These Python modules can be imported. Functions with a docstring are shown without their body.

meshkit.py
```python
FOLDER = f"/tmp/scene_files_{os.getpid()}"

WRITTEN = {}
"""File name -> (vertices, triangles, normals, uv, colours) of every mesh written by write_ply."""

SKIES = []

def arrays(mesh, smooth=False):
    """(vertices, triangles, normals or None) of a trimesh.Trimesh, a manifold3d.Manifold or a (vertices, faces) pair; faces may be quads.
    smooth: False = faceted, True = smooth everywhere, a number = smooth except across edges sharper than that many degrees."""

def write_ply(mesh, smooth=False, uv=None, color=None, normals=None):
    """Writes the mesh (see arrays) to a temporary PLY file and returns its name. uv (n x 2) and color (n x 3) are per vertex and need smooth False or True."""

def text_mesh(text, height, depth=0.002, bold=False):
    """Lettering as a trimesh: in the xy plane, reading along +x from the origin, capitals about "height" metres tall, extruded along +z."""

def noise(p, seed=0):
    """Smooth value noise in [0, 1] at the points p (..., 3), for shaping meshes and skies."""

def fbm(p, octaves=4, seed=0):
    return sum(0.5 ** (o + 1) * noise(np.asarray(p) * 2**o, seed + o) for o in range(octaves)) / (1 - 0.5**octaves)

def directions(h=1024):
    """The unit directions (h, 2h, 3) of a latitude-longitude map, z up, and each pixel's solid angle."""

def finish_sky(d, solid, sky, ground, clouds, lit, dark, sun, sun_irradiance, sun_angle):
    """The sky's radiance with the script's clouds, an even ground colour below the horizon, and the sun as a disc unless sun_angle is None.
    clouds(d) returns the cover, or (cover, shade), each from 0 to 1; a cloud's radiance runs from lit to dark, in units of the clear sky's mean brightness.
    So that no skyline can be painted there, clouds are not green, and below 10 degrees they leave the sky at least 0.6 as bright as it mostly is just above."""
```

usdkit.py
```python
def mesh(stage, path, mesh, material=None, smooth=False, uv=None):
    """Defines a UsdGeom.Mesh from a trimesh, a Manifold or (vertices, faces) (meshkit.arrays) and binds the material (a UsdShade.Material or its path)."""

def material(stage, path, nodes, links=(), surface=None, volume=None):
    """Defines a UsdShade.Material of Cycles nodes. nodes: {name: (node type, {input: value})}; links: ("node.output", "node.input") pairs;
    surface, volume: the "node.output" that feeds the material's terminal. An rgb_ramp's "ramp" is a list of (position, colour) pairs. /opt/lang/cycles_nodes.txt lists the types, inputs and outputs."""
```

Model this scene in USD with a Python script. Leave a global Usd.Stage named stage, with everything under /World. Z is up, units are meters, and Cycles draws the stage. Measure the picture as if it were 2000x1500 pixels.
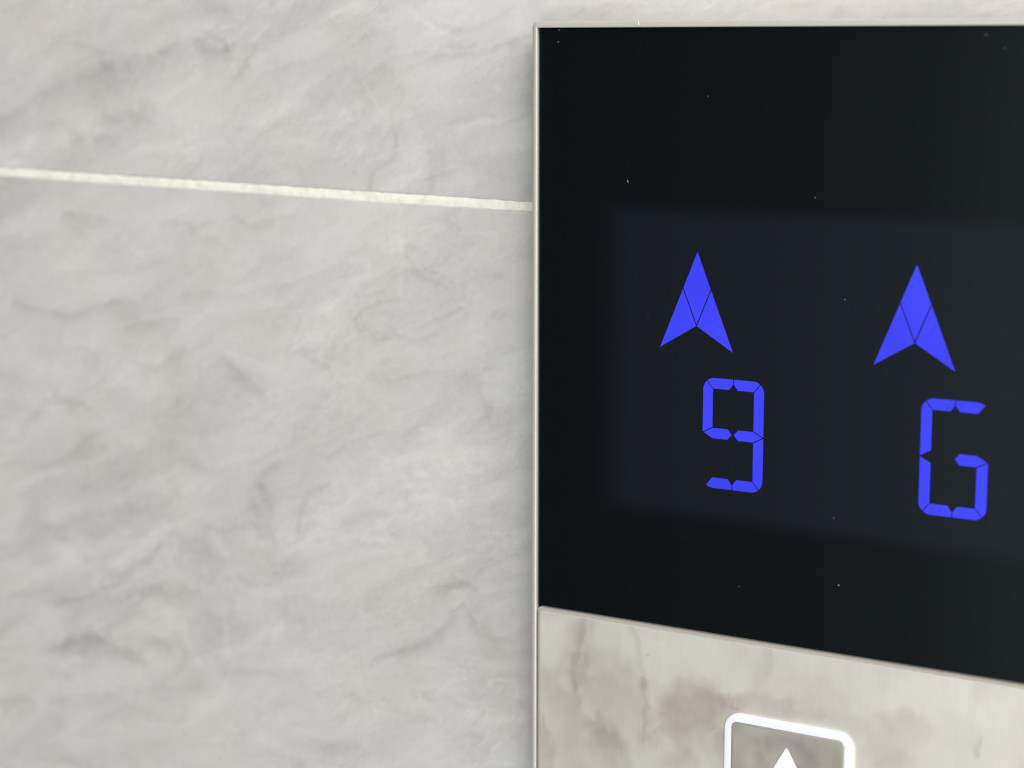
import math
import numpy as np
import trimesh
from shapely import geometry as sg
from shapely import affinity
from shapely.ops import unary_union
import meshkit
import usdkit
from pxr import Gf, Sdf, Usd, UsdGeom, UsdLux, UsdShade, Vt

stage = Usd.Stage.CreateInMemory()
UsdGeom.SetStageMetersPerUnit(stage, 1.0)
UsdGeom.SetStageUpAxis(stage, UsdGeom.Tokens.z)
UsdGeom.Xform.Define(stage, '/World')
UsdGeom.Scope.Define(stage, '/World/Looks')

MM = 0.001
Z0 = 1.45            # height of the top of the black glass above the floor
# plan: x runs right along the wall, y into the wall, z up; all lengths below in millimetres,
# measured from the top left corner of the black glass of the call panel.


def W(p):
    p = np.asarray(p, float) * MM
    p[..., 2] += Z0
    return p


# ---------------------------------------------------------------- camera
YAW, PITCH = 0.55253, -0.16012
CAM = (273.66, -456.52, -4.85)
fw = np.array([math.sin(-YAW) * math.cos(PITCH), math.cos(-YAW) * math.cos(PITCH), math.sin(PITCH)])
rt = np.array([math.cos(-YAW), -math.sin(-YAW), 0.0])
up = np.cross(rt, fw)
cam = UsdGeom.Camera.Define(stage, '/World/camera')
M = Gf.Matrix4d()
for i, v in enumerate((rt, up, -fw)):
    M.SetRow(i, Gf.Vec4d(*map(float, v), 0))
M.SetRow(3, Gf.Vec4d(*map(float, W(CAM)), 1))
cam.AddTransformOp().Set(M)
cam.CreateHorizontalApertureAttr(36.0)
cam.CreateVerticalApertureAttr(27.0)
cam.CreateFocalLengthAttr(4070.28 / 2000 * 36)
cam.CreateClippingRangeAttr(Gf.Vec2f(0.01, 100))
cam.CreateFStopAttr(10.5)
cam.CreateFocusDistanceAttr(0.525)
cam.CreateExposureAttr(0.0)

# ---------------------------------------------------------------- lamps
def look_at(pos, target):
    pos, target = np.asarray(pos, float), np.asarray(target, float)
    z = pos - target
    z /= np.linalg.norm(z)
    x = np.cross([0, 0, 1.0], z)
    x /= np.linalg.norm(x)
    y = np.cross(z, x)
    m = Gf.Matrix4d()
    for i, v in enumerate((x, y, z)):
        m.SetRow(i, Gf.Vec4d(*map(float, v), 0))
    m.SetRow(3, Gf.Vec4d(*map(float, pos), 1))
    return m


def rect_lamp(name, pos, target, w, h, intensity, color):
    l = UsdLux.RectLight.Define(stage, '/World/' + name)
    l.AddTransformOp().Set(look_at(pos, target))
    l.CreateWidthAttr(w)
    l.CreateHeightAttr(h)
    l.CreateIntensityAttr(intensity)
    l.CreateColorAttr(Gf.Vec3f(*color))
    return l


# ceiling panel lamp of the lobby, above and to the right of the panel
rect_lamp('ceiling_lamp', (1.45, -0.85, 2.6), (0.3, -0.05, 1.35), 1.8, 1.4, 7.3, (1.0, 0.985, 0.95))
# added soft light card, standing in for the bright side of the lobby
rect_lamp('lobby_light_card', (0.95, -2.0, 1.12), (0.85, 0, 1.15), 2.3, 1.6, 3.4, (0.985, 0.995, 1.0))
# the light of the rest of the room, even from every side
dome = UsdLux.DomeLight.Define(stage, '/World/room_light')
room = usdkit.material(stage, '/World/Looks/room_light', {'b': ('background_shader', {'color': (0.95, 1.0, 1.0), 'strength': 0.06})}, [], surface='b.background')
UsdShade.MaterialBindingAPI.Apply(dome.GetPrim()).Bind(room)

VEINS_AND_SHADE = [
  (0.6, 2.96, [(-199.8,-27.0),(-186.6,-21.3),(-173.7,-15.8),(-157.1,-11.2),(-141.0,-9.2),(-131.1,-5.5),(-127.2,-3.0)]),
  (0.3, 5.93, [(-157.1,-11.9),(-143.0,-9.6),(-133.1,-6.6)]),
  (0.5, 1.58, [(-166.9,-3.7),(-156.8,-5.9),(-146.9,-7.4),(-139.0,-6.7)]),
  (0.7, 2.32, [(-120.5,-2.3),(-115.8,-4.5),(-112.2,-6.6),(-110.2,-5.2)]),
  (0.6, 1.15, [(-117.6,-0.1),(-111.1,-2.3),(-108.4,-6.6)]),
  (0.5, 0.81, [(-105.7,-10.2),(-102.0,-7.3),(-98.2,-3.0)]),
  (0.45, 0.97, [(-99.4,-13.0),(-88.4,-10.1),(-83.0,-8.7)]),
  (0.55, 4.55, [(-154.7,-27.7),(-147.5,-23.1),(-139.5,-21.4)]),
  (0.45, 2.51, [(-174.2,-27.3),(-166.2,-32.5),(-154.9,-31.2)]),
  (-0.6, 1.79, [(-171.3,-31.5),(-171.0,-33.4)]),
  (-0.6, 1.59, [(-162.0,-32.4),(-161.9,-33.4)]),
  (-0.5, 1.19, [(-127.3,-34.1),(-118.6,-32.1),(-112.9,-31.3)]),
  (0.25, 6.93, [(-77.9,-18.5),(-63.9,-12.8)]),
  (-0.6, 0.45, [(-46.8,5.2),(-43.5,2.3),(-35.3,-0.7),(-30.5,-2.1)]),
  (0.5, 0.89, [(-38.5,2.0),(-29.6,0.2),(-24.0,1.5),(-16.1,4.0)]),
  (0.55, 0.75, [(-46.9,-9.9),(-40.3,-7.9),(-30.5,-6.5),(-20.9,-5.2),(-13.0,-2.5)]),
  (0.5, 0.59, [(-37.0,-3.8),(-30.5,-4.5),(-26.4,-3.2)]),
  (0.3, 6.47, [(-32.1,-4.5),(-17.7,-2.1),(-9.9,-5.2)]),  # shade beside the panel, painted as a broad dark stroke
  (-0.6, 0.59, [(-29.8,-26.0),(-22.5,-23.8),(-13.0,-21.9)]),
  (0.4, 1.2, [(-38.8,-26.4),(-30.6,-23.6),(-20.9,-22.3)]),
  (0.6, 0.92, [(-51.3,-28.0),(-50.8,-30.5),(-52.9,-34.7),(-57.0,-36.9),(-59.6,-39.8),(-60.5,-44.0)]),
  (0.3, 3.04, [(-48.7,-28.0),(-48.8,-31.9),(-51.2,-36.3),(-56.5,-39.7),(-58.3,-44.0)]),
  (0.5, 1.21, [(-40.8,-32.3),(-38.8,-34.3),(-38.8,-37.1),(-39.7,-42.9)]),
  (0.35, 3.6, [(-36.8,-31.6),(-35.2,-34.9)]),
  (-0.4, 0.46, [(-61.8,-14.1),(-57.5,-20.3),(-52.9,-24.4)]),
  (0.35, 7.05, [(-59.6,-11.4),(-53.6,-12.7)]),
  (-0.35, 6.06, [(-44.6,-33.1),(-47.2,-40.1)]),
  (-0.25, 9.6, [(-88.6,-20.0),(-74.6,-32.5)]),
  (0.3, 1.93, [(-89.0,-36.9),(-81.8,-39.1),(-72.9,-33.9)]),
  (0.3, 3.14, [(-74.4,-18.4),(-70.8,-14.9)]),
  (0.45, 0.92, [(-63.7,-3.1),(-59.9,-1.1)]),
  (0.4, 1.15, [(-110.6,-16.7),(-104.8,-11.6),(-103.0,-10.2)]),
  (-0.3, 10.17, [(-131.8,-23.5),(-114.3,-17.5)]),
  (-0.3, 9.2, [(-199.2,-15.3),(-181.8,-10.5)]),
  (0.3, 1.14, [(-102.9,-7.3),(-104.8,-11.6)]),
  (0.25, 7.31, [(-187.4,-36.9),(-166.4,-37.8)]),
  (0.3, 1.42, [(-81.4,-17.1),(-74.3,-12.8),(-65.5,-8.6)]),
  (-0.4, 8.89, [(-40.2,4.9),(-14.6,7.3)]),
  (0.3, 0.91, [(-46.2,-20.1),(-43.7,-23.5),(-42.1,-26.2)]),
  (0.25, 4.77, [(-81.6,-28.4),(-67.6,-29.5)]),
  (0.6, 1.81, [(-173.3,-53.5),(-167.2,-55.6),(-158.9,-55.2)]),
  (0.6, 1.38, [(-135.2,-55.0),(-127.0,-54.9),(-123.2,-56.2),(-117.4,-54.9)]),
  (0.5, 1.5, [(-108.8,-53.1),(-102.3,-55.3),(-93.0,-53.2),(-87.5,-51.5)]),
  (0.3, 2.87, [(-161.4,-64.6),(-155.1,-62.0),(-146.9,-58.5)]),
  (0.6, 1.51, [(-196.2,-83.1),(-185.4,-84.0),(-174.8,-85.5),(-166.3,-83.5),(-153.8,-80.1)]),
  (0.6, 1.07, [(-151.7,-88.8),(-145.9,-86.1),(-130.9,-84.1)]),
  (0.35, 1.38, [(-128.7,-76.5),(-114.1,-74.9),(-105.6,-74.8)]),
  (0.35, 2.32, [(-97.1,-72.4),(-89.8,-71.6)]),
  (-0.35, 0.62, [(-50.3,-48.5),(-50.1,-61.1),(-49.7,-73.8)]),
  (0.6, 0.64, [(-66.2,-79.1),(-62.7,-76.0),(-57.8,-74.3),(-49.6,-73.2)]),
  (0.5, 0.96, [(-66.6,-78.0),(-64.0,-81.1),(-57.6,-83.1),(-51.9,-83.1)]),
  (0.5, 0.63, [(-58.8,-85.1),(-51.0,-83.8),(-47.6,-84.4),(-38.3,-82.2)]),
  (0.5, 0.63, [(-58.8,-86.1),(-55.3,-84.1)]),
  (0.5, 0.77, [(-45.0,-81.2),(-40.8,-78.8),(-35.8,-76.8),(-30.8,-74.0)]),
  (0.5, 0.62, [(-48.2,-61.0),(-44.1,-66.4),(-37.4,-67.4),(-33.3,-69.3)]),
  (0.4, 0.77, [(-47.4,-58.2),(-42.0,-59.3)]),
  (0.4, 0.48, [(-64.8,-76.2),(-61.4,-81.7),(-57.9,-85.7)]),
  (-0.6, 1.36, [(-109.8,-92.3),(-101.4,-94.2),(-93.0,-95.1)]),
  (0.5, 1.71, [(-113.2,-94.3),(-107.2,-98.7),(-99.4,-103.4)]),
  (0.5, 1.61, [(-146.8,-98.2),(-140.4,-99.5),(-134.3,-96.0),(-129.8,-92.9)]),
  (-0.4, 2.47, [(-138.6,-96.0),(-136.6,-96.2)]),
  (0.45, 1.91, [(-192.8,-121.6),(-186.9,-114.6),(-180.3,-110.8),(-168.7,-113.3)]),
  (0.45, 2.26, [(-178.1,-132.4),(-172.4,-126.1),(-164.9,-121.8)]),
  (0.3, 4.63, [(-204.7,-117.0),(-191.4,-116.6)]),
  (0.45, 1.64, [(-82.9,-91.2),(-74.8,-94.6)]),
  (0.3, 1.33, [(-87.9,-112.4),(-88.9,-118.0)]),
  (0.5, 2.39, [(-102.3,-129.7),(-98.4,-126.2),(-93.7,-123.5)]),
  (-0.3, 10.98, [(-51.1,-89.5),(-65.1,-99.3)]),
  (-0.3, 10.06, [(-104.8,-78.8),(-116.0,-73.5)]),
  (0.5, 0.82, [(-76.2,-119.7),(-70.7,-116.2),(-61.8,-112.4),(-57.4,-110.9)]),
  (-0.3, 0.82, [(-74.3,-116.5),(-65.3,-112.4)]),
  (0.25, 10.56, [(-139.9,-87.2),(-132.2,-94.3)]),
  (0.25, 10.4, [(-117.3,-117.5),(-135.2,-123.9)]),
  (-0.3, 9.23, [(-171.5,-105.2),(-190.7,-103.6)]),
  (-0.35, 11.17, [(-54.8,-115.7),(-37.7,-111.1)]),
  (-0.25, 10.78, [(-159.8,-76.1),(-176.3,-72.4)]),
  (0.25, 9.1, [(-153.6,-125.8),(-141.2,-121.4)]),
  (0.3, 3.27, [(-82.8,-89.0),(-90.2,-91.1)]),
  (0.3, 3.94, [(-79.5,-106.4),(-83.3,-111.2)]),
  (0.25, 4.56, [(-27.6,-93.3),(-21.1,-101.1)]),
  (0.35, 0.61, [(-24.3,-97.2),(-21.9,-101.2),(-21.1,-106.7)]),
  (0.4, 3.13, [(-200.4,-162.5),(-188.9,-154.9),(-173.5,-148.9),(-151.1,-141.9)]),
  (0.35, 9.56, [(-154.3,-145.0),(-144.9,-141.5)]),
  (0.55, 1.74, [(-183.4,-176.5),(-174.7,-175.6),(-163.8,-170.5),(-148.7,-160.0),(-137.8,-151.3)]),
  (-0.55, 1.7, [(-167.5,-168.5),(-152.8,-157.7),(-141.1,-149.0)]),
  (-0.3, 1.31, [(-160.7,-172.5),(-146.7,-161.7),(-136.3,-155.5)]),
  (0.5, 1.49, [(-153.3,-171.0),(-140.3,-165.6)]),
  (-0.5, 2.49, [(-183.0,-157.9),(-176.2,-161.0),(-167.3,-164.8)]),
  (0.6, 2.56, [(-100.0,-131.0),(-96.4,-135.9),(-98.4,-143.0),(-96.1,-146.1)]),
  (0.5, 1.54, [(-103.4,-135.2),(-101.6,-140.3)]),
  (0.6, 0.83, [(-76.3,-128.6),(-83.3,-132.1),(-85.3,-136.9),(-88.0,-144.4)]),
  (0.25, 2.66, [(-79.1,-133.1),(-83.8,-138.2),(-86.1,-143.8)]),
  (0.5, 1.06, [(-120.5,-145.7),(-114.3,-146.8),(-106.4,-141.7),(-101.7,-143.4)]),
  (-0.4, 1.41, [(-118.2,-148.5),(-114.4,-153.5)]),
  (-0.4, 1.58, [(-112.6,-156.7),(-99.1,-153.8),(-87.7,-146.5)]),
  (0.4, 0.7, [(-114.7,-161.3),(-99.2,-159.7),(-91.3,-158.0)]),
  (0.35, 7.83, [(-126.2,-151.1),(-118.4,-156.4)]),
  (0.3, 10.08, [(-128.7,-169.6),(-122.8,-171.1)]),
  (0.25, 9.45, [(-84.1,-152.6),(-69.4,-148.4)]),
  (0.7, 2.13, [(-181.9,-191.6),(-175.2,-187.8),(-168.7,-186.0),(-159.8,-188.2),(-148.8,-189.8)]),
  (0.5, 4.25, [(-179.7,-190.1),(-167.6,-186.6)]),
  (0.6, 2.03, [(-142.4,-182.8),(-136.9,-185.7)]),
  (0.7, 3.04, [(-210.0,-214.9),(-198.0,-211.5)]),
  (0.4, 1.18, [(-187.2,-210.7),(-176.1,-208.0),(-160.9,-202.9),(-146.1,-200.0),(-125.2,-195.7)]),
  (-0.5, 1.45, [(-130.6,-176.2),(-129.2,-184.8),(-123.7,-188.4)]),
  (-0.4, 1.06, [(-115.0,-174.7),(-113.9,-184.4)]),
  (-0.45, 1.56, [(-97.7,-176.8),(-94.8,-171.0)]),
  (0.35, 1.36, [(-86.6,-166.7),(-84.1,-170.5)]),
  (0.6, 1.33, [(-61.2,-177.6),(-50.2,-172.6),(-43.2,-169.3),(-37.7,-164.8),(-34.3,-159.1),(-30.9,-156.4),(-28.2,-159.0),(-25.9,-163.3)]),
  (0.35, 4.23, [(-50.2,-171.8),(-39.8,-165.8),(-31.2,-159.4)]),
  (0.5, 2.19, [(-24.5,-161.6),(-22.0,-162.7)]),
  (0.4, 0.79, [(-26.2,-164.5),(-21.2,-164.5),(-13.8,-164.4)]),
  (0.5, 0.96, [(-45.2,-154.4),(-39.7,-152.6),(-29.5,-150.4),(-25.8,-151.4)]),
  (-0.6, 0.46, [(-24.4,-135.4),(-17.9,-135.0),(-12.7,-133.2)]),
  (0.5, 1.01, [(-66.8,-188.8),(-64.3,-189.9)]),
  (0.4, 1.02, [(-74.8,-196.3),(-70.1,-194.0)]),
  (0.4, 1.03, [(-76.2,-204.0),(-68.4,-201.7)]),
  (0.35, 1.47, [(-47.8,-191.7),(-41.7,-190.3)]),
  (-0.3, 13.32, [(-80.1,-136.2),(-48.0,-125.2)]),
  (-0.35, 7.98, [(-123.7,-200.0),(-113.7,-195.1)]),
  (-0.3, 7.95, [(-31.3,-175.5),(-38.2,-181.1)]),
  (-0.3, 7.4, [(-147.4,-178.7),(-134.9,-173.7)]),
  (0.25, 8.48, [(-80.8,-174.3),(-92.0,-172.9)]),
  (0.25, 10.58, [(-107.5,-183.0),(-119.1,-178.5)]),
  (0.35, 2.4, [(-77.7,-206.1),(-66.6,-203.4)]),
  (0.3, 1.77, [(-188.9,-199.1),(-180.2,-201.1)]),
  (-0.25, 9.8, [(-194.6,-179.8),(-200.8,-170.6)]),
  (0.3, 2.63, [(-69.3,-137.9),(-62.1,-134.1),(-55.0,-134.0)]),
  (0.35, 1.15, [(-71.1,-137.4),(-65.6,-134.5),(-58.6,-134.4)]),
  (0.3, 1.37, [(-91.8,-163.6),(-91.9,-168.2)]),
  (0.35, 0.64, [(-53.4,-139.0),(-49.9,-139.7)]),
  (-0.3, 9.45, [(-39.5,-132.9),(-55.1,-139.2)]),
  (0.3, 6.3, [(-34.5,-146.8),(-21.2,-142.1)]),
  (0.2, 9.4, [(-144.8,-221.6),(-165.9,-220.5)]),
  (0.3, 1.17, [(-30.4,4.8),(-33.7,3.5)]),
  (0.3, 3.26, [(-109.9,5.6),(-117.4,7.1)]),
  (0.35, 0.69, [(12.8,3.1),(6.8,2.4),(2.3,3.2)]),
  (0.3, 1.96, [(-2.2,4.6),(5.3,5.1),(12.8,4.2)]),
  (-0.4, 1.03, [(55.3,5.2),(60.7,3.4),(66.1,3.0)]),
  (0.35, 1, [(74.0,2.9),(76.6,4.1)]),
  (0.35, 1.23, [(86.9,4.3),(93.2,3.1)]),
  (0.3, 0.95, [(109.2,3.5),(115.3,2.6)]),
  (-0.4, 1.33, [(35.9,5.2),(41.5,5.6)]),
]
SMUDGES = [
  (0.6, 1.02, [(14.4,-150.4),(13.3,-158.4),(11.3,-165.7),(12.1,-169.7),(13.4,-173.4)]),
  (0.6, 3.19, [(16.0,-150.5),(14.5,-161.0),(13.6,-167.4)]),
  (0.5, 0.85, [(28.9,-151.7),(31.1,-158.4),(32.9,-164.9),(33.3,-173.0),(32.2,-181.4)]),
  (0.25, 1.71, [(32.9,-166.3),(33.9,-174.3),(32.2,-184.1)]),
  (0.5, 6.39, [(18.3,-161.1),(23.6,-162.3),(27.4,-163.1)]),
  (0.35, 8.12, [(22.2,-168.0),(28.2,-169.8)]),
  (0.6, 6.23, [(40.1,-172.5),(45.8,-166.8),(52.3,-167.3)]),
  (0.5, 5.59, [(48.8,-173.0),(53.1,-174.3)]),
  (0.5, 3.02, [(59.3,-165.2),(71.2,-165.2)]),
  (0.35, 3.64, [(51.8,-181.9),(53.2,-176.3)]),
  (0.5, 4.1, [(19.2,-178.5),(23.8,-181.5)]),
  (0.5, 4.96, [(23.1,-182.4),(27.6,-188.4)]),
  (0.45, 4.82, [(43.2,-183.5),(46.1,-184.3)]),
  (0.6, 3.01, [(2.9,-183.8),(4.1,-193.5)]),
  (0.3, 4.18, [(2.1,-167.1),(5.6,-169.4)]),
  (0.35, 2.69, [(67.5,-153.4),(65.5,-158.9)]),
  (0.35, 2.92, [(80.7,-165.5),(75.3,-165.2)]),
  (0.3, 3.95, [(86.0,-165.3),(92.7,-166.7)]),
  (0.3, 4.63, [(99.1,-162.4),(105.5,-163.1)]),
  (0.6, 0.75, [(121.3,-165.1),(120.9,-169.0)]),
  (0.25, 3.91, [(94.1,-171.6),(102.0,-171.4)]),
  (0.25, 3.26, [(114.3,-160.4),(119.5,-164.5)]),
  (0.2, 4.1, [(58.5,-156.8),(55.7,-161.2)]),
  (0.2, 5.33, [(75.1,-158.0),(83.2,-158.6)]),
  (0.9, 0.31, [(32.8,-158.3),(33.3,-158.5)]),
  (0.9, 0.28, [(52.0,-173.3),(52.5,-173.5)]),
  (0.8, 0.3, [(71.6,-166.3),(72.0,-166.5)]),
  (-0.3, 5.92, [(3.7,-155.7),(9.9,-159.0)]),
  (-0.25, 8.38, [(42.8,-155.2),(52.8,-156.3)]),
  (-0.25, 7.6, [(106.5,-154.1),(119.1,-154.6)]),
  (0.4, 1.91, [(65.8,-174.0),(75.5,-173.6)]),
  (0.4, 1.37, [(64.5,-178.3),(67.3,-180.4)]),
  (0.3, 1.34, [(78.2,-175.7),(81.0,-177.9)]),
  (-0.3, 1.09, [(66.5,-174.6),(67.3,-180.4)]),
]

# ---------------------------------------------------------------- helpers
taken = {}


def free(parent, name):
    k = taken.get((parent, name), 0)
    taken[(parent, name)] = k + 1
    return f'{parent}/{name}' if k == 0 else f'{parent}/{name}_{k:03d}'


def tag(prim, label=None, category=None, group=None, kind=None):
    for k, v in (('label', label), ('category', category), ('group', group), ('kind', kind)):
        if v:
            prim.SetCustomDataByKey(k, v)
    return prim


def thing(name, parent='/World', **t):
    x = UsdGeom.Xform.Define(stage, free(parent, name))
    tag(x.GetPrim(), **t)
    return str(x.GetPath())


def obj(name, mesh, look, parent='/World', smooth=False, prim=None, **t):
    """One mesh of the scene; MESH is (vertices in mm, faces) or a trimesh in mm. prim: {name: per-vertex values}"""
    if isinstance(mesh, trimesh.Trimesh):
        v, f = np.array(mesh.vertices), np.array(mesh.faces)
    else:
        v, f = mesh
    m = usdkit.mesh(stage, free(parent, name), (W(v), f), MAT[look], smooth=smooth)
    for k, a in (prim or {}).items():
        UsdGeom.PrimvarsAPI(m).CreatePrimvar(k, Sdf.ValueTypeNames.FloatArray, 'vertex').Set(Vt.FloatArray.FromNumpy(np.asarray(a, np.float32)))
    tag(m.GetPrim(), **t)
    return str(m.GetPath())


def join(*ms):
    vs, fs, n = [], [], 0
    for v, f in ms:
        f = np.asarray(f)
        if f.shape[1] == 4:
            f = np.vstack([f[:, [0, 1, 2]], f[:, [0, 2, 3]]])
        vs.append(v); fs.append(f + n); n += len(v)
    return np.vstack(vs), np.vstack(fs)


def grid(xs, zs, y):
    """A flat sheet facing the room (-y), dense enough to carry per-vertex print."""
    X, Z = np.meshgrid(xs, zs, indexing='ij')
    v = np.stack([X.ravel(), np.full(X.size, float(y)), Z.ravel()], 1)
    i, j = np.meshgrid(np.arange(len(xs) - 1), np.arange(len(zs) - 1), indexing='ij')
    a = (i * len(zs) + j).ravel()
    q = np.stack([a, a + len(zs), a + len(zs) + 1, a + 1], 1)     # normal -y
    return v, np.vstack([q[:, [0, 1, 2]], q[:, [0, 2, 3]]])


def loop(x0, x1, z0, z1, r, n=8):
    """Rounded rectangle, counter-clockwise seen from the room, 4(n+1) points."""
    out = []
    for cx, cz, a0 in ((x1 - r, z1 - r, 0), (x0 + r, z1 - r, 90), (x0 + r, z0 + r, 180), (x1 - r, z0 + r, 270)):
        for k in range(n + 1):
            a = math.radians(a0 + 90 * k / n)
            out.append((cx + r * math.cos(a), cz + r * math.sin(a)))
    return np.array(out)


def loft(rings):
    """rings: (points (n,2), y). A skin from the first ring to the last, outside away from the middle when y falls from ring to ring."""
    n = len(rings[0][0])
    v = np.vstack([np.c_[p[:, 0], np.full(n, y), p[:, 1]] for p, y in rings])
    f = []
    for k in range(len(rings) - 1):
        for i in range(n):
            j = (i + 1) % n
            f.append((k * n + i, k * n + j, (k + 1) * n + j, (k + 1) * n + i))
    return v, np.array(f)[:, ::-1]


def cap(p, y, front=True):
    c = p.mean(0)
    v = np.vstack([np.c_[p[:, 0], np.full(len(p), y), p[:, 1]], [[c[0], y, c[1]]]])
    n = len(p)
    f = np.array([(i, (i + 1) % n, n) for i in range(n)])
    return v, f if front else f[:, ::-1]


def slab(poly, y_back, y_front):
    """A shapely outline in (x, z) as a solid between two depths."""
    ms = []
    for g in getattr(poly, 'geoms', [poly]):
        m = trimesh.creation.extrude_polygon(g, y_back - y_front, engine='earcut')
        v = m.vertices
        m.vertices = np.c_[v[:, 0], y_back - v[:, 2], v[:, 1]]
        ms.append(m)
    m = trimesh.util.concatenate(ms)
    m.fix_normals()
    return m


def strokes(x, z, marks, ragged, seed, edge=1.0, power=1.8):
    """Sum of hand-placed marks (amount, width, polyline) at the points x, z, with ragged outlines."""
    p = np.stack([x, z, np.zeros_like(x)], -1)
    wx = (meshkit.fbm(p / 9, 4, seed) - .5) * 2 * ragged + (meshkit.fbm(p / 2.2, 3, seed + 9) - .5) * ragged * .7
    wz = (meshkit.fbm(p / 9, 4, seed + 50) - .5) * 2 * ragged + (meshkit.fbm(p / 2.2, 3, seed + 59) - .5) * ragged * .7
    rough = meshkit.fbm(p / 3.2, 4, seed + 99)
    X, Z = x + wx, z + wz
    out = np.zeros_like(x)
    for amount, width, pts in marks:
        pts = np.array(pts, float)
        m = width * 2.6 + 2
        k = np.flatnonzero((X > pts[:, 0].min() - m) & (X < pts[:, 0].max() + m) & (Z > pts[:, 1].min() - m) & (Z < pts[:, 1].max() + m))
        if not len(k):
            continue
        qx, qz = X[k], Z[k]
        best, side = np.full(len(k), 1e9), np.zeros(len(k))
        L = np.r_[0, np.cumsum(np.hypot(*np.diff(pts, axis=0).T))]
        along = np.zeros(len(k))
        for i in range(len(pts) - 1):
            d = pts[i + 1] - pts[i]
            t = np.clip(((qx - pts[i, 0]) * d[0] + (qz - pts[i, 1]) * d[1]) / max(d @ d, 1e-9), 0, 1)
            ax, az = qx - pts[i, 0] - t * d[0], qz - pts[i, 1] - t * d[1]
            r = np.hypot(ax, az)
            b = r < best
            best[b] = r[b]
            side[b] = np.sign(d[0] * az - d[1] * ax)[b]
            along[b] = (L[i] + t * L[i + 1] - t * L[i])[b] / max(L[-1], 1e-9)
        h = width * .80 * (0.55 + 0.45 * np.sin(np.pi * np.clip(along, .08, .92))) * (.6 + .8 * rough[k])
        # one flank of a vein is crisp, the other fades
        s = best / np.where(side > 0, h * edge, h * 2.4)
        out[k] += amount * np.exp(-s ** power) * (.55 + .9 * rough[k])
    return out


# ---------------------------------------------------------------- materials
MAT = {}


def mat(name, nodes, links, surface='p.BSDF'):
    MAT[name] = usdkit.material(stage, '/World/Looks/' + name, nodes, links, surface=surface)


mat('glazed_tile', {
    'g': ('geometry', {}),
    'a': ('attribute', {'attribute': 'vein'}),
    'w': ('attribute', {'attribute': 'warm'}),
    'fine': ('noise_texture', {'scale': 1400, 'detail': 4, 'roughness': .65}),
    'fs': ('math', {'math_type': 'multiply_add', 'value2': .20, 'value3': -.10}),
    'sum': ('math', {'math_type': 'add'}),
    'r': ('rgb_ramp', {'ramp': [(0, (.70, .695, .678)), (.33, (.572, .566, .549)), (.62, (.455, .449, .436)), (1, (.30, .295, .286))]}),
    'tint': ('mix', {'mix_type': 'multiply', 'color2': (1.0, .96, .91)}),
    'bn': ('noise_texture', {'scale': 260, 'detail': 2}),
    'bump': ('bump', {'strength': .02, 'distance': .001}),
    'p': ('principled_bsdf', {'roughness': .33, 'specular_ior_level': .32}),
}, [('g.position', 'fine.vector'), ('g.position', 'bn.vector'), ('fine.fac', 'fs.value1'), ('fs.value', 'sum.value1'), ('a.fac', 'sum.value2'), ('sum.value', 'r.fac'),
    ('r.color', 'tint.color1'), ('w.fac', 'tint.fac'), ('tint.color', 'p.base_color'), ('bn.fac', 'bump.height'), ('bump.normal', 'p.normal')])

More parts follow.
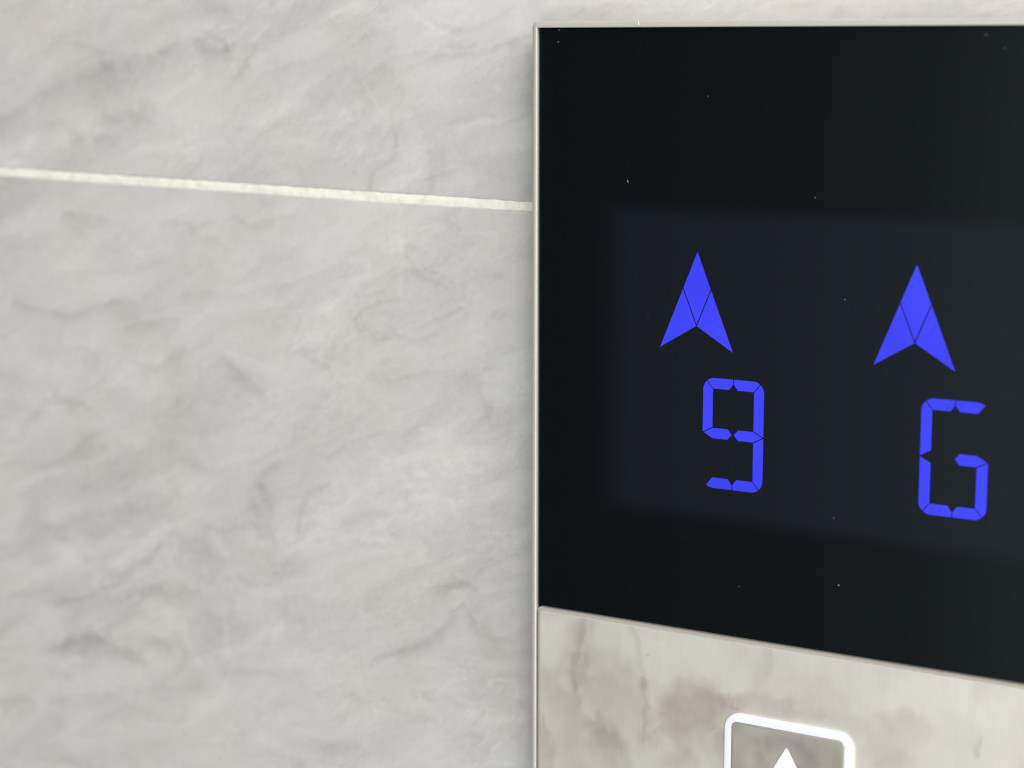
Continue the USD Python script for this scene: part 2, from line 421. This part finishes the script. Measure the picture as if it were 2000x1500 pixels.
mat('grout', {
    'g': ('geometry', {}), 'n': ('noise_texture', {'scale': 500, 'detail': 4, 'roughness': .7}),
    'r': ('rgb_ramp', {'ramp': [(.3, (.74, .715, .61)), (.55, (.90, .88, .79))]}),
    'bump': ('bump', {'strength': .25, 'distance': .0002}),
    'p': ('principled_bsdf', {'roughness': .85, 'specular_ior_level': .2}),
}, [('g.position', 'n.vector'), ('n.fac', 'r.fac'), ('r.color', 'p.base_color'), ('n.fac', 'bump.height'), ('bump.normal', 'p.normal')])


def metal(name, base, stain, roughness, metallic=.4, grain=.13, attr=True):
    nodes = {
        'g': ('geometry', {}),
        'm': ('mapping', {'scale': (1.0, 1.0, .05)}),
        'br': ('noise_texture', {'scale': 2600, 'detail': 3, 'roughness': .6}),
        'bs': ('math', {'math_type': 'multiply_add', 'value2': grain, 'value3': 1 - grain / 2}),
        'col': ('mix', {'mix_type': 'mix', 'color1': base, 'color2': stain}),
        'c2': ('mix', {'mix_type': 'multiply', 'fac': 1.0}),
        'bump': ('bump', {'strength': .06, 'distance': .0001}),
        'p': ('principled_bsdf', {'metallic': metallic, 'roughness': roughness, 'specular_ior_level': .5}),
    }
    links = [('g.position', 'm.vector'), ('m.vector', 'br.vector'), ('br.fac', 'bs.value1'), ('col.color', 'c2.color1'), ('bs.value', 'c2.color2'), ('c2.color', 'p.base_color'),
             ('br.fac', 'bump.height'), ('bump.normal', 'p.normal')]
    if attr:
        nodes['pk'] = ('attribute', {'attribute': 'tarnish'})
        nodes['pc'] = ('mix', {'mix_type': 'mix', 'color2': (.50, .435, .385)})
        nodes['a'] = ('attribute', {'attribute': 'smudge'})
        nodes['rr'] = ('math', {'math_type': 'multiply_add', 'value2': -.10, 'value3': roughness})
        links = [l for l in links if l[0] != 'col.color'] + [('col.color', 'pc.color1'), ('pk.fac', 'pc.fac'), ('pc.color', 'c2.color1'), ('a.fac', 'col.fac'), ('a.fac', 'rr.value1'), ('rr.value', 'p.roughness')]
    else:
        nodes['col'][1]['fac'] = 0.0
    mat(name, nodes, links)


metal('brushed_steel', (.80, .775, .69), (.47, .435, .37), .40)
metal('frame_steel', (.72, .69, .62), (.5, .5, .5), .38, .4, .03, attr=False)
metal('button_steel', (.56, .53, .465), (.36, .325, .285), .36)

mat('tinted_glass', {
    'f': ('fresnel', {'IOR': 1.5}),
    't': ('transparent_bsdf', {'color': (.70, .72, .74)}),
    's': ('glossy_bsdf', {'color': (.72, .88, .93), 'roughness': .26}),
    'x': ('mix_closure', {}),
    'g': ('geometry', {}), 'o': ('math', {'math_type': 'subtract', 'value1': 1.0}), 'ff': ('math', {'math_type': 'multiply'}),
}, [('g.backfacing', 'o.value2'), ('o.value', 'ff.value1'), ('f.fac', 'ff.value2'), ('ff.value', 'x.fac'), ('t.BSDF', 'x.closure1'), ('s.BSDF', 'x.closure2')], surface='x.closure')
mat('black_mask', {'p': ('principled_bsdf', {'base_color': (.002, .004, .006), 'roughness': .6, 'specular_ior_level': .1})}, [])
mat('dark_gasket', {'p': ('principled_bsdf', {'base_color': (.012, .011, .010), 'roughness': .8})}, [])


def glow(name, color, strength, base=(.01, .01, .02)):
    mat(name, {'p': ('principled_bsdf', {'base_color': base, 'roughness': .7, 'specular_ior_level': .1, 'emission_color': color, 'emission_strength': strength})}, [])


mat('blue_segment', {
    'g': ('geometry', {}), 'n': ('noise_texture', {'scale': 45, 'detail': 2}),
    'k': ('math', {'math_type': 'multiply_add', 'value2': .9, 'value3': 1.42}),
    'p': ('principled_bsdf', {'base_color': (.01, .01, .02), 'roughness': .7, 'specular_ior_level': .1, 'emission_color': (.054, .059, .98)}),
}, [('g.position', 'n.vector'), ('n.fac', 'k.value1'), ('k.value', 'p.emission_strength')])
glow('ring_light', (.93, .955, 1.0), .60, (.34, .34, .36))
glow('arrow_light', (.95, .97, .95), .55, (.5, .5, .5))
LCD = (16.6, 133.0, -122.6, -42.4)    # x0, x1, z0, z1 of the display behind the glass
# the display's faint backlight, fading over its last millimetres
cxm, czm = (LCD[0] + LCD[1]) / 2 * MM, (LCD[2] + LCD[3]) / 2 * MM + Z0
hx, hz = (LCD[1] - LCD[0]) / 2 * MM, (LCD[3] - LCD[2]) / 2 * MM
mat('display_backlight', {
    'g': ('geometry', {}), 's': ('separate_xyz', {}),
    'dx': ('math', {'math_type': 'subtract', 'value2': cxm}), 'ax': ('math', {'math_type': 'absolute'}),
    'dz': ('math', {'math_type': 'subtract', 'value2': czm}), 'az': ('math', {'math_type': 'absolute'}),
    'fx': ('map_range', {'range_type': 'smoothstep', 'from_min': hx, 'from_max': hx - .010, 'to_min': 0.0, 'to_max': 1.0, 'clamp': True}),
    'fz': ('map_range', {'range_type': 'smoothstep', 'from_min': hz, 'from_max': hz - .0045, 'to_min': 0.0, 'to_max': 1.0, 'clamp': True}),
    'm': ('math', {'math_type': 'multiply'}),
    'k': ('math', {'math_type': 'multiply', 'value2': 1.0}),
    'p': ('principled_bsdf', {'base_color': (.004, .006, .009), 'roughness': .6, 'specular_ior_level': .1, 'emission_color': (.0094, .0112, .0168)}),
}, [('g.position', 's.vector'), ('s.x', 'dx.value1'), ('dx.value', 'ax.value1'), ('s.z', 'dz.value1'), ('dz.value', 'az.value1'), ('ax.value', 'fx.value'), ('az.value', 'fz.value'),
    ('fx.result', 'm.value1'), ('fz.result', 'm.value2'), ('m.value', 'k.value1'), ('k.value', 'p.emission_strength')])
mat('dust', {'p': ('principled_bsdf', {'base_color': (.26, .28, .26), 'roughness': .9})}, [])
mat('glint_white', {'p': ('principled_bsdf', {'base_color': (.92, .92, .90), 'roughness': .4, 'specular_ior_level': .8})}, [])  # near-white colour stands for the glint on the frame edge

# ---------------------------------------------------------------- the tiled wall
WALL = 11.0
wall = thing('wall', label='wall of pale grey marbled tiles with one white grout joint', category='wall', kind='structure')
SLOPE = -.0172                      # the courses lie a degree off the panel


def joint(x):
    return -46.06 + SLOPE * (x + 9)


def spaced(*spans):
    return np.unique(np.concatenate([np.linspace(a, b, max(2, int(round((b - a) / s)) + 1)) for a, b, s in spans]).round(4))


def veined(x, z, seed):
    """How dark the glaze print is (0 light .. 1 dark) and how warm."""
    p = np.stack([x, z, np.full_like(x, seed * 31.7)], -1)
    c, s = math.cos(.34), math.sin(.34)
    u, v = x * c + z * s, -x * s + z * c                    # along and across the run of the veins
    q = np.stack([u / 36, v / 13, np.full_like(x, seed * 7.3)], -1)
    warp = np.stack([meshkit.fbm(q * 1.3, 4, 3) - .5, meshkit.fbm(q * 1.3 + 20, 4, 4) - .5, np.zeros_like(x)], -1)
    n = meshkit.fbm(q + warp * 2.6, 6, 11)
    n2 = meshkit.fbm(q * 1.9 + warp * 3.4 + 40, 6, 23)
    clouds = meshkit.fbm(q * .5 + 9, 4, 31)
    f = .355 + (n - .5) * .55 + (clouds - .5) * .30
    # folds: the print steps from light to dark along the level lines of the warped noise
    for lev, amp in ((.40, .12), (.46, .15), (.53, .15), (.60, .12)):
        d = n2 - lev
        f += amp * np.where(d > 0, np.exp(-d / .035), 0) * np.clip((meshkit.fbm(q * .9 + 70 + lev * 50, 3, 5) - .42) * 5, 0, 1)
    ridge = 1 - np.abs(2 * meshkit.fbm(q * 1.5 + warp * 4.2 + 90, 5, 41) - 1)
    f += .10 * np.clip((ridge - .93) / .07, 0, 1) * np.clip((clouds - .45) * 6, 0, 1)
    # finer, broken folds and pale crests
    n3 = meshkit.fbm(q * 4.6 + warp * 7.0 + 15, 5, 57)
    for lev, amp in ((.45, .11), (.55, .10)):
        d = n3 - lev
        f += amp * np.where(d > 0, np.exp(-d / .04), 0) * np.clip((meshkit.fbm(q * 2.2 + 33 + lev * 90, 3, 63) - .47) * 6, 0, 1)
    crest = 1 - np.abs(2 * meshkit.fbm(q * 3.1 + warp * 6.0 + 120, 5, 67) - 1)
    f -= .16 * np.clip((crest - .90) / .10, 0, 1) * np.clip((meshkit.fbm(q * 1.4 + 61, 3, 69) - .48) * 6, 0, 1)
    f += (meshkit.fbm(q * 2.6 + warp * 3 + 77, 5, 73) - .5) * .26
    grains = meshkit.fbm(p / 1.6, 4, 71)
    f += (grains - .5) * .14
    warm = np.clip((meshkit.fbm(p / 17 + 5, 4, 81) - .5) * 2.6, 0, .75)
    return f, warm


def tile(xs, zs_of, seed, edge_top=None, edge_bottom=None):
    """zs_of(x): the heights of the tile's grid lines there; a 0.8 mm bevel round the tile falls back by 0.7 mm."""
    t = np.linspace(0, 1, len(zs_of(0.0)))
    X = np.repeat(xs[:, None], len(t), 1)
    Z = np.stack([zs_of(x) for x in xs])
    d = np.minimum.reduce([X - xs[0], xs[-1] - X, Z - Z[:, :1], Z[:, -1:] - Z])
    b = np.clip(1 - d / .5, 0, 1)
    wob = (meshkit.fbm(np.stack([X / 70, Z / 70, np.full_like(X, seed)], -1), 2, 6) - .5) * .10
    Y = WALL + .45 * b ** 2 + wob
    chip = (meshkit.fbm(np.stack([X / 1.7, Z / 9, np.full_like(X, seed + 4)], -1), 3, 17) - .5) * .34 * (b > .4)
    Z = Z + np.where(Z - Z[:, :1] < 1, chip, 0) - np.where(Z[:, -1:] - Z < 1, chip, 0)
    v, f = grid(xs, np.arange(len(t)), 0)
    v = np.stack([X.ravel(), Y.ravel(), Z.ravel()], 1)
    # sides and back, so that the tile is a closed slab
    n, m = X.shape
    rim = [i * m for i in range(n)] + [(n - 1) * m + j for j in range(1, m)] + [i * m + m - 1 for i in range(n - 2, -1, -1)] + [j for j in range(m - 2, 0, -1)]
    back = v[rim] + 0
    back[:, 1] = WALL + 9
    N, R = len(v), len(rim)
    side = np.array([(rim[i], N + i, N + (i + 1) % R, rim[(i + 1) % R]) for i in range(R)])
    side = np.vstack([side[:, [0, 1, 2]], side[:, [0, 2, 3]]])
    fan = np.array([(N, N + i + 1, N + i) for i in range(1, R - 1)])
    v = np.vstack([v, back])
    return v, np.vstack([f, side, fan])


xs = spaced((-420, -400, 20), (-400, -240, 8), (-240, -214, 2), (-214, 2, .62), (2, 138, 1.1), (138, 420, 12))
xs = np.unique(np.r_[xs, -419.6, -419.2, 419.2, 419.6])
UP = spaced((0, 1.2, .2), (1.2, 58, .62), (58, 90, 2), (90, 290, 10), (290, 300, 5))
DN = spaced((0, 1.2, .2), (1.2, 196, .62), (196, 220, 2), (220, 590, 12), (590, 600, 5))
HALF = 1.03
for k, (zs_of, seed) in enumerate(((lambda x: joint(x) + HALF + UP, 1), (lambda x: joint(x) - HALF - DN[::-1], 2))):
    v, f = tile(xs, zs_of, seed)
    vein, warm = veined(v[:, 0], v[:, 2], seed)
    mark = strokes(v[:, 0], v[:, 2], VEINS_AND_SHADE, 1.1, 200 + seed, .75)
    near = np.clip((v[:, 0] + 240) / 40, 0, 1) * np.clip((v[:, 2] + 275) / 40, 0, 1)
    obj('tile', (v, f), 'glazed_tile', wall, smooth=True, prim={'vein': np.clip(.08 + (vein - .08) * (1 - .15 * near) + .27 * np.where(mark > 0, mark, .7 * mark), 0, 1), 'warm': warm})  # vein values also carry the painted shade stroke beside the panel
# grout: a strip a little behind the tile faces, slightly uneven
gx = spaced((-420, -220, 8), (-220, 4, .8), (4, 140, 4), (140, 420, 12))
gz = np.linspace(-HALF - .95, HALF + .95, 15)
X = np.repeat(gx[:, None], 15, 1)
Z = joint(X) + gz[None]
gp = np.stack([X, Z, np.zeros_like(X)], -1)
Y = WALL + .10 + (meshkit.fbm(gp / 2.5, 4, 8) - .5) * .35 + .25 * (np.abs(gz)[None] / 2) ** 2
gv, gf = grid(gx, gz, 0)
gv = np.stack([X.ravel(), Y.ravel(), Z.ravel()], 1)
obj('grout', (gv, gf), 'grout', wall, smooth=True)
# the mortar bed behind it all
bed = trimesh.creation.box((840, 20, 906))
bed.apply_translation((0, WALL + 18.6, -196))
obj('mortar_bed', bed, 'grout', wall)

# ---------------------------------------------------------------- the call panel
PW, PB = 148.0, -262.0
panel = thing('elevator_call_panel', label='wall-mounted steel and black glass lift call panel showing 9 and G', category='call panel')
# frame: rounded outside, a straight inner wall down to the glass
prof = [(0.5, 1.6, .15), (0.5, .06, .15), (0.0, .06, .15), (0.0, -.45, .15), (.10, -.66, .25), (.28, -.72, .45), (.70, -.72, .8), (1.2, -.64, 1.0), (1.47, -.40, 1.3), (1.58, .0, 1.5), (1.6, .5, 1.5), (1.6, WALL + .3, 1.5)]
frame = loft([(loop(-o, PW + o, PB - o, o, r), y) for o, y, r in prof][::-1])
obj('frame', frame, 'frame_steel', panel, smooth=40, label='thin rounded satin steel frame round the panel')
# box behind the frame
obj('back_box', slab(sg.box(-.8, PB - .8, PW + .8, .8), WALL + .2, 1.62), 'dark_gasket', panel)
# glass pane and what lies behind it
gl = [(loop(.12, PW - .12, -149.62, -.12, .3), 1.0), (loop(.12, PW - .12, -149.62, -.12, .3), .12), (loop(.26, PW - .26, -149.48, -.26, .3), 0.0)]
glass = join(loft(gl), cap(gl[-1][0], 0.0), cap(gl[0][0], 1.0, False))
obj('display_glass', glass, 'tinted_glass', panel, smooth=20, label='glossy black display glass')
obj('display_mask', slab(sg.box(.0, -149.9, PW, 0).difference(sg.box(LCD[0], LCD[2], LCD[1], LCD[3])), 1.6, 1.12), 'black_mask', panel)
obj('display_screen', slab(sg.box(LCD[0] + .01, LCD[2] + .01, LCD[1] - .01, LCD[3] - .01), 1.6, 1.28), 'display_backlight', panel, label='dark backlit display screen')

# up arrows: a diamond and two wings
YB, YF = 1.27, 1.18
A_W, A_H, A_N, A_S = 9.98, 24.15, 18.25, 9.15
GAP = .16


def arrow(tx, tz, label):
    a = thing('up_arrow', panel, label=label)
    tip, notch = (0, 0), (0, -A_N)
    k = A_S / A_H
    l, r = (-A_W * k, -A_S), (A_W * k, -A_S)
    lf, rf = (-A_W, -A_H), (A_W, -A_H)
    cuts = unary_union([sg.LineString([l, notch]).buffer(GAP, cap_style=2), sg.LineString([r, notch]).buffer(GAP, cap_style=2)])
    for pts in ((tip, l, notch, r), (l, lf, notch), (r, rf, notch)):
        g = sg.Polygon(pts).difference(cuts)
        g = max(getattr(g, 'geoms', [g]), key=lambda q: q.area)
        obj('arrow_segment', slab(affinity.translate(g, tx, tz), YB, YF), 'blue_segment', a)


arrow(44.87, -54.40, 'blue up arrow above the 9')
arrow(101.45, -54.45, 'blue up arrow above the G')

# digits: segments cut out of a rounded ring
D_W, D_H, D_T, D_R = 16.4, 27.6, 2.62, 3.0


def digit(cx, top, lit, label):
    d = thing('floor_sign', panel, label=label)
    hw, mid = D_W / 2, -D_H / 2
    ring = sg.box(-hw + D_R, -D_H + D_R, hw - D_R, -D_R).buffer(D_R, quad_segs=10).difference(sg.box(-hw + D_T, -D_H + D_T, hw - D_T, -D_T))
    ml, mh = D_T * .95, 1.31        # middle bars: inset of the shoulders, half height
    seg = {}
    for s, n in ((-1, 'left'), (1, 'right')):
        P = lambda *q: sg.Polygon([(s * x, z) for x, z in q])
        B = 60
        # the mitre runs from the inner corner out through the rounded one
        seg['top_' + n] = ring.intersection(P((0, 1), (0, -1.05), (1.25, -D_T - .1), (hw - D_T, -D_T), (hw + .6, 1.15), (hw + .6, 2), (0, 2)))
        seg['bottom_' + n] = ring.intersection(P((0, -D_H - 2), (0, -D_H + 1.05), (1.25, -D_H + D_T + .1), (hw - D_T, -D_H + D_T), (hw + .6, -D_H - 1.15), (hw + .6, -D_H - 2)))
        seg['upper_' + n] = ring.intersection(P((hw - D_T, -D_T), (hw + .6, 1.15), (hw + 1, -1), (hw + 1, mid + .15), (hw, mid), (hw - D_T, mid + mh), (hw - D_T - .01, -D_T - .01)))
        seg['lower_' + n] = ring.intersection(P((hw - D_T, -D_H + D_T), (hw + .6, -D_H - 1.15), (hw + 1, -D_H + 1), (hw + 1, mid - .15), (hw, mid), (hw - D_T, mid - mh)))
        seg['middle_' + n] = P((.28, mid), (1.45, mid + mh), (hw - ml, mid + mh), (hw - .05, mid), (hw - ml, mid - mh), (1.45, mid - mh))
    cuts = []
    for s in (-1, 1):
        cuts += [sg.LineString([(s * (hw - D_T), -D_T), (s * (hw + .6), 1.15)]), sg.LineString([(s * (hw - D_T), -D_H + D_T), (s * (hw + .6), -D_H - 1.15)]),
                 sg.LineString([(s * (hw - ml - .4), mid + mh + .2), (s * hw, mid)]), sg.LineString([(s * (hw - ml - .4), mid - mh - .2), (s * hw, mid)])]
    cuts.append(sg.LineString([(0, 1), (0, -D_H - 1)]))
    cuts = unary_union([c.buffer(GAP * .8, cap_style=2) for c in cuts])
    for n in lit:
        g = seg[n].difference(cuts)
        g = max(getattr(g, 'geoms', [g]), key=lambda q: q.area)
        g = g.buffer(-.12, join_style=1).buffer(.12, quad_segs=3)
        obj('display_segment', slab(affinity.translate(g, cx, top), YB, YF), 'blue_segment', d)


digit(55.22, -85.25, ('top_left', 'top_right', 'upper_left', 'upper_right', 'middle_left', 'middle_right', 'lower_right', 'bottom_left', 'bottom_right'), 'blue segmented floor number 9')
digit(111.81, -85.37, ('top_left', 'top_right', 'upper_left', 'lower_left', 'middle_right', 'lower_right', 'bottom_left', 'bottom_right'), 'blue segmented floor letter G')

# steel faceplate below the glass, with a bevelled rim
FX0, FX1, FZ0, FZ1 = .22, PW - .22, PB + .2, -150.0
FY = -.70
IN = 1.05
rim = [(loop(FX0, FX1, FZ0, FZ1, .9), 1.5), (loop(FX0, FX1, FZ0, FZ1, .9), -.05), (loop(FX0 + .12, FX1 - .12, FZ0 + .2, FZ1 - .25, .9), -.36), (loop(FX0 + .34, FX1 - .34, FZ0 + .6, FZ1 - .62, .8), -.60),
       (loop(FX0 + IN, FX1 - IN, FZ0 + IN, FZ1 - IN, .001), FY)]
sheet = grid(spaced((FX0 + IN, 134, .62), (134, FX1 - IN, 2)), spaced((FZ0 + IN, -212, 4), (-212, FZ1 - IN, .62)), FY)
face = join(loft(rim), sheet)


def smudge_of(v, seed):
    p = np.stack([v[:, 0] / 14, v[:, 2] / 18, np.zeros(len(v))], -1)
    wipe = np.stack([v[:, 0] / 2.2, v[:, 2] / 26, np.zeros(len(v))], -1)
    s = .16 + (meshkit.fbm(p, 5, seed) - .5) * .27 + (meshkit.fbm(wipe, 4, seed + 3) - .5) * .09
    return s


fx, fz = face[0][:, 0], face[0][:, 2]
PINK = (5, 6, 8, 13, 18, 23)
sm = np.clip(smudge_of(face[0], 5) + .46 * strokes(fx, fz, [s for i, s in enumerate(SMUDGES) if i not in PINK], 1.3, 77, 1.0, 3.0), 0, 1)
tn = np.clip((meshkit.fbm(np.stack([fx / 11, fz / 13, np.full(len(fx), 9.0)], -1), 4, 15) - .56) * 1.6, 0, .4) + .8 * strokes(fx, fz, [SMUDGES[i] for i in PINK], 1.5, 78, 1.0, 3.0)
on_rim = face[0][:, 1] > FY + .05
sm[on_rim] = .45 + .3 * sm[on_rim]  # bevel painted darker here, offsetting the ceiling light it reflects
tn[on_rim] = .45
m = usdkit.mesh(stage, free(panel, 'faceplate'), (W(face[0]), face[1]), MAT['brushed_steel'], smooth=True)
UsdGeom.PrimvarsAPI(m).CreatePrimvar('smudge', Sdf.ValueTypeNames.FloatArray, 'vertex').Set(Vt.FloatArray.FromNumpy(sm.astype(np.float32)))
UsdGeom.PrimvarsAPI(m).CreatePrimvar('tarnish', Sdf.ValueTypeNames.FloatArray, 'vertex').Set(Vt.FloatArray.FromNumpy(np.clip(tn, 0, 1).astype(np.float32)))
tag(m.GetPrim(), label='brushed steel faceplate with smudges and water stains')

# call button: a lit white body standing proud of the plate, a steel cap let into it, a lit arrow in the cap
BX0, BX1, BZ1 = 55.6, 90.0, -168.85
BZ0 = BZ1 - (BX1 - BX0)
call = thing('call_button', panel, label='square lit call button with white border and up arrow')
RW, BY = 2.0, FY - 1.10
o = [(loop(BX0, BX1, BZ0, BZ1, 4.2, 12), FY + .3), (loop(BX0, BX1, BZ0, BZ1, 4.2, 12), FY - .55), (loop(BX0 + .12, BX1 - .12, BZ0 + .12, BZ1 - .12, 4.1, 12), FY - .85), (loop(BX0 + .45, BX1 - .45, BZ0 + .45, BZ1 - .45, 3.8, 12), BY - .02),
     (loop(BX0 + RW, BX1 - RW, BZ0 + RW, BZ1 - RW, 1.6, 12), BY - .02), (loop(BX0 + RW, BX1 - RW, BZ0 + RW, BZ1 - RW, 1.6, 12), BY + .5)]
obj('light_ring', loft(o), 'ring_light', call, smooth=40, label='glowing white border of the button')
bi = BX0 + RW + .04, BX1 - RW - .04, BZ0 + RW + .04, BZ1 - RW - .04
c1, c2 = loop(bi[0], bi[1], bi[2], bi[3], 1.5, 12), loop(bi[0] + .15, bi[1] - .15, bi[2] + .15, bi[3] - .15, 1.4, 12)
c3 = loop(bi[0] + .6, bi[1] - .6, bi[2] + .6, bi[3] - .6, .001, 12)
gsheet = grid(spaced((bi[0] + .6, bi[1] - .6, .5)), spaced((bi[2] + .6, bi[3] - .6, .5)), BY)
capm = join(loft([(c1, BY + .5), (c1, BY + .08), (c2, BY), (c3, BY)]), gsheet)
p = np.stack([(capm[0][:, 0] - 72) / 9, (capm[0][:, 2] + 180) / 9, np.zeros(len(capm[0]))], -1)
swirl = np.hypot(p[:, 0], p[:, 1])
sw = .35 + (meshkit.fbm(p + 3, 5, 12) - .5) * 1.0 + .22 * np.sin(swirl * 7 + 5 * meshkit.fbm(p * .8, 3, 19)) * np.exp(-swirl) + .4 * strokes(capm[0][:, 0], capm[0][:, 2], SMUDGES[-4:], .8, 9)
m = usdkit.mesh(stage, free(call, 'button_cap'), (W(capm[0]), capm[1]), MAT['button_steel'], smooth=True)
UsdGeom.PrimvarsAPI(m).CreatePrimvar('smudge', Sdf.ValueTypeNames.FloatArray, 'vertex').Set(Vt.FloatArray.FromNumpy(np.clip(sw, 0, 1).astype(np.float32)))
tri = sg.Polygon([(72.77, -175.0), (64.9, -188.9), (80.64, -188.9)]).buffer(-.35).buffer(.35, quad_segs=6)
obj('button_arrow', slab(tri, BY + .2, BY - .06), 'arrow_light', call, label='white lit up arrow on the button')

# ---------------------------------------------------------------- specks
def speck(x, z, y, a, b, turn, seed):
    s = trimesh.creation.icosphere(1, 1.0)
    v = s.vertices * (1 + .35 * (meshkit.noise(s.vertices * 1.7 + seed, seed)[:, None] - .5))
    v = v * (a, .05, b)
    c, t = math.cos(turn), math.sin(turn)
    return np.c_[v[:, 0] * c - v[:, 2] * t + x, v[:, 1] + y, v[:, 0] * t + v[:, 2] * c + z], np.array(s.faces)


rng = np.random.default_rng(4)
dots = [(25.93, -37.64, .16, .34), (84.61, -132.74, .2, .2), (55.67, -136.98, .1, .08), (58.3, -136.6, .1, .09), (76.17, -39.83, .1, .1), (84.32, -63.51, .1, .14), (82.9, -116.3, .11, .11), (116.3, -2.0, .3, .05), (5.8, -3.5, .24, .1),
        (47.75, -16.5, .12, .07), (28.4, -61.5, .09, .08), (32.0, -70.5, .09, .07), (6.0, -.55, .12, .1), (120.8, -5.1, .1, .1)]
dots += [(rng.uniform(3, 135), rng.uniform(-147, -3), rng.uniform(.03, .06), rng.uniform(.03, .06)) for _ in range(2)]
obj('dust', join(*[speck(x, z, -.03, a, b, rng.uniform(-.6, .6), i) for i, (x, z, a, b) in enumerate(dots)]), 'dust', label='pale dust specks scattered over the black display glass', category='dust', kind='stuff')
obj('painted_glint', speck(28.9, .95, -.74, .22, .42, .1, 3), 'glint_white', smooth=True, label='tiny painted glint at a chip on the top edge of the panel frame', category='painted glint')  # catch of light on the frame edge, put in as a white speck
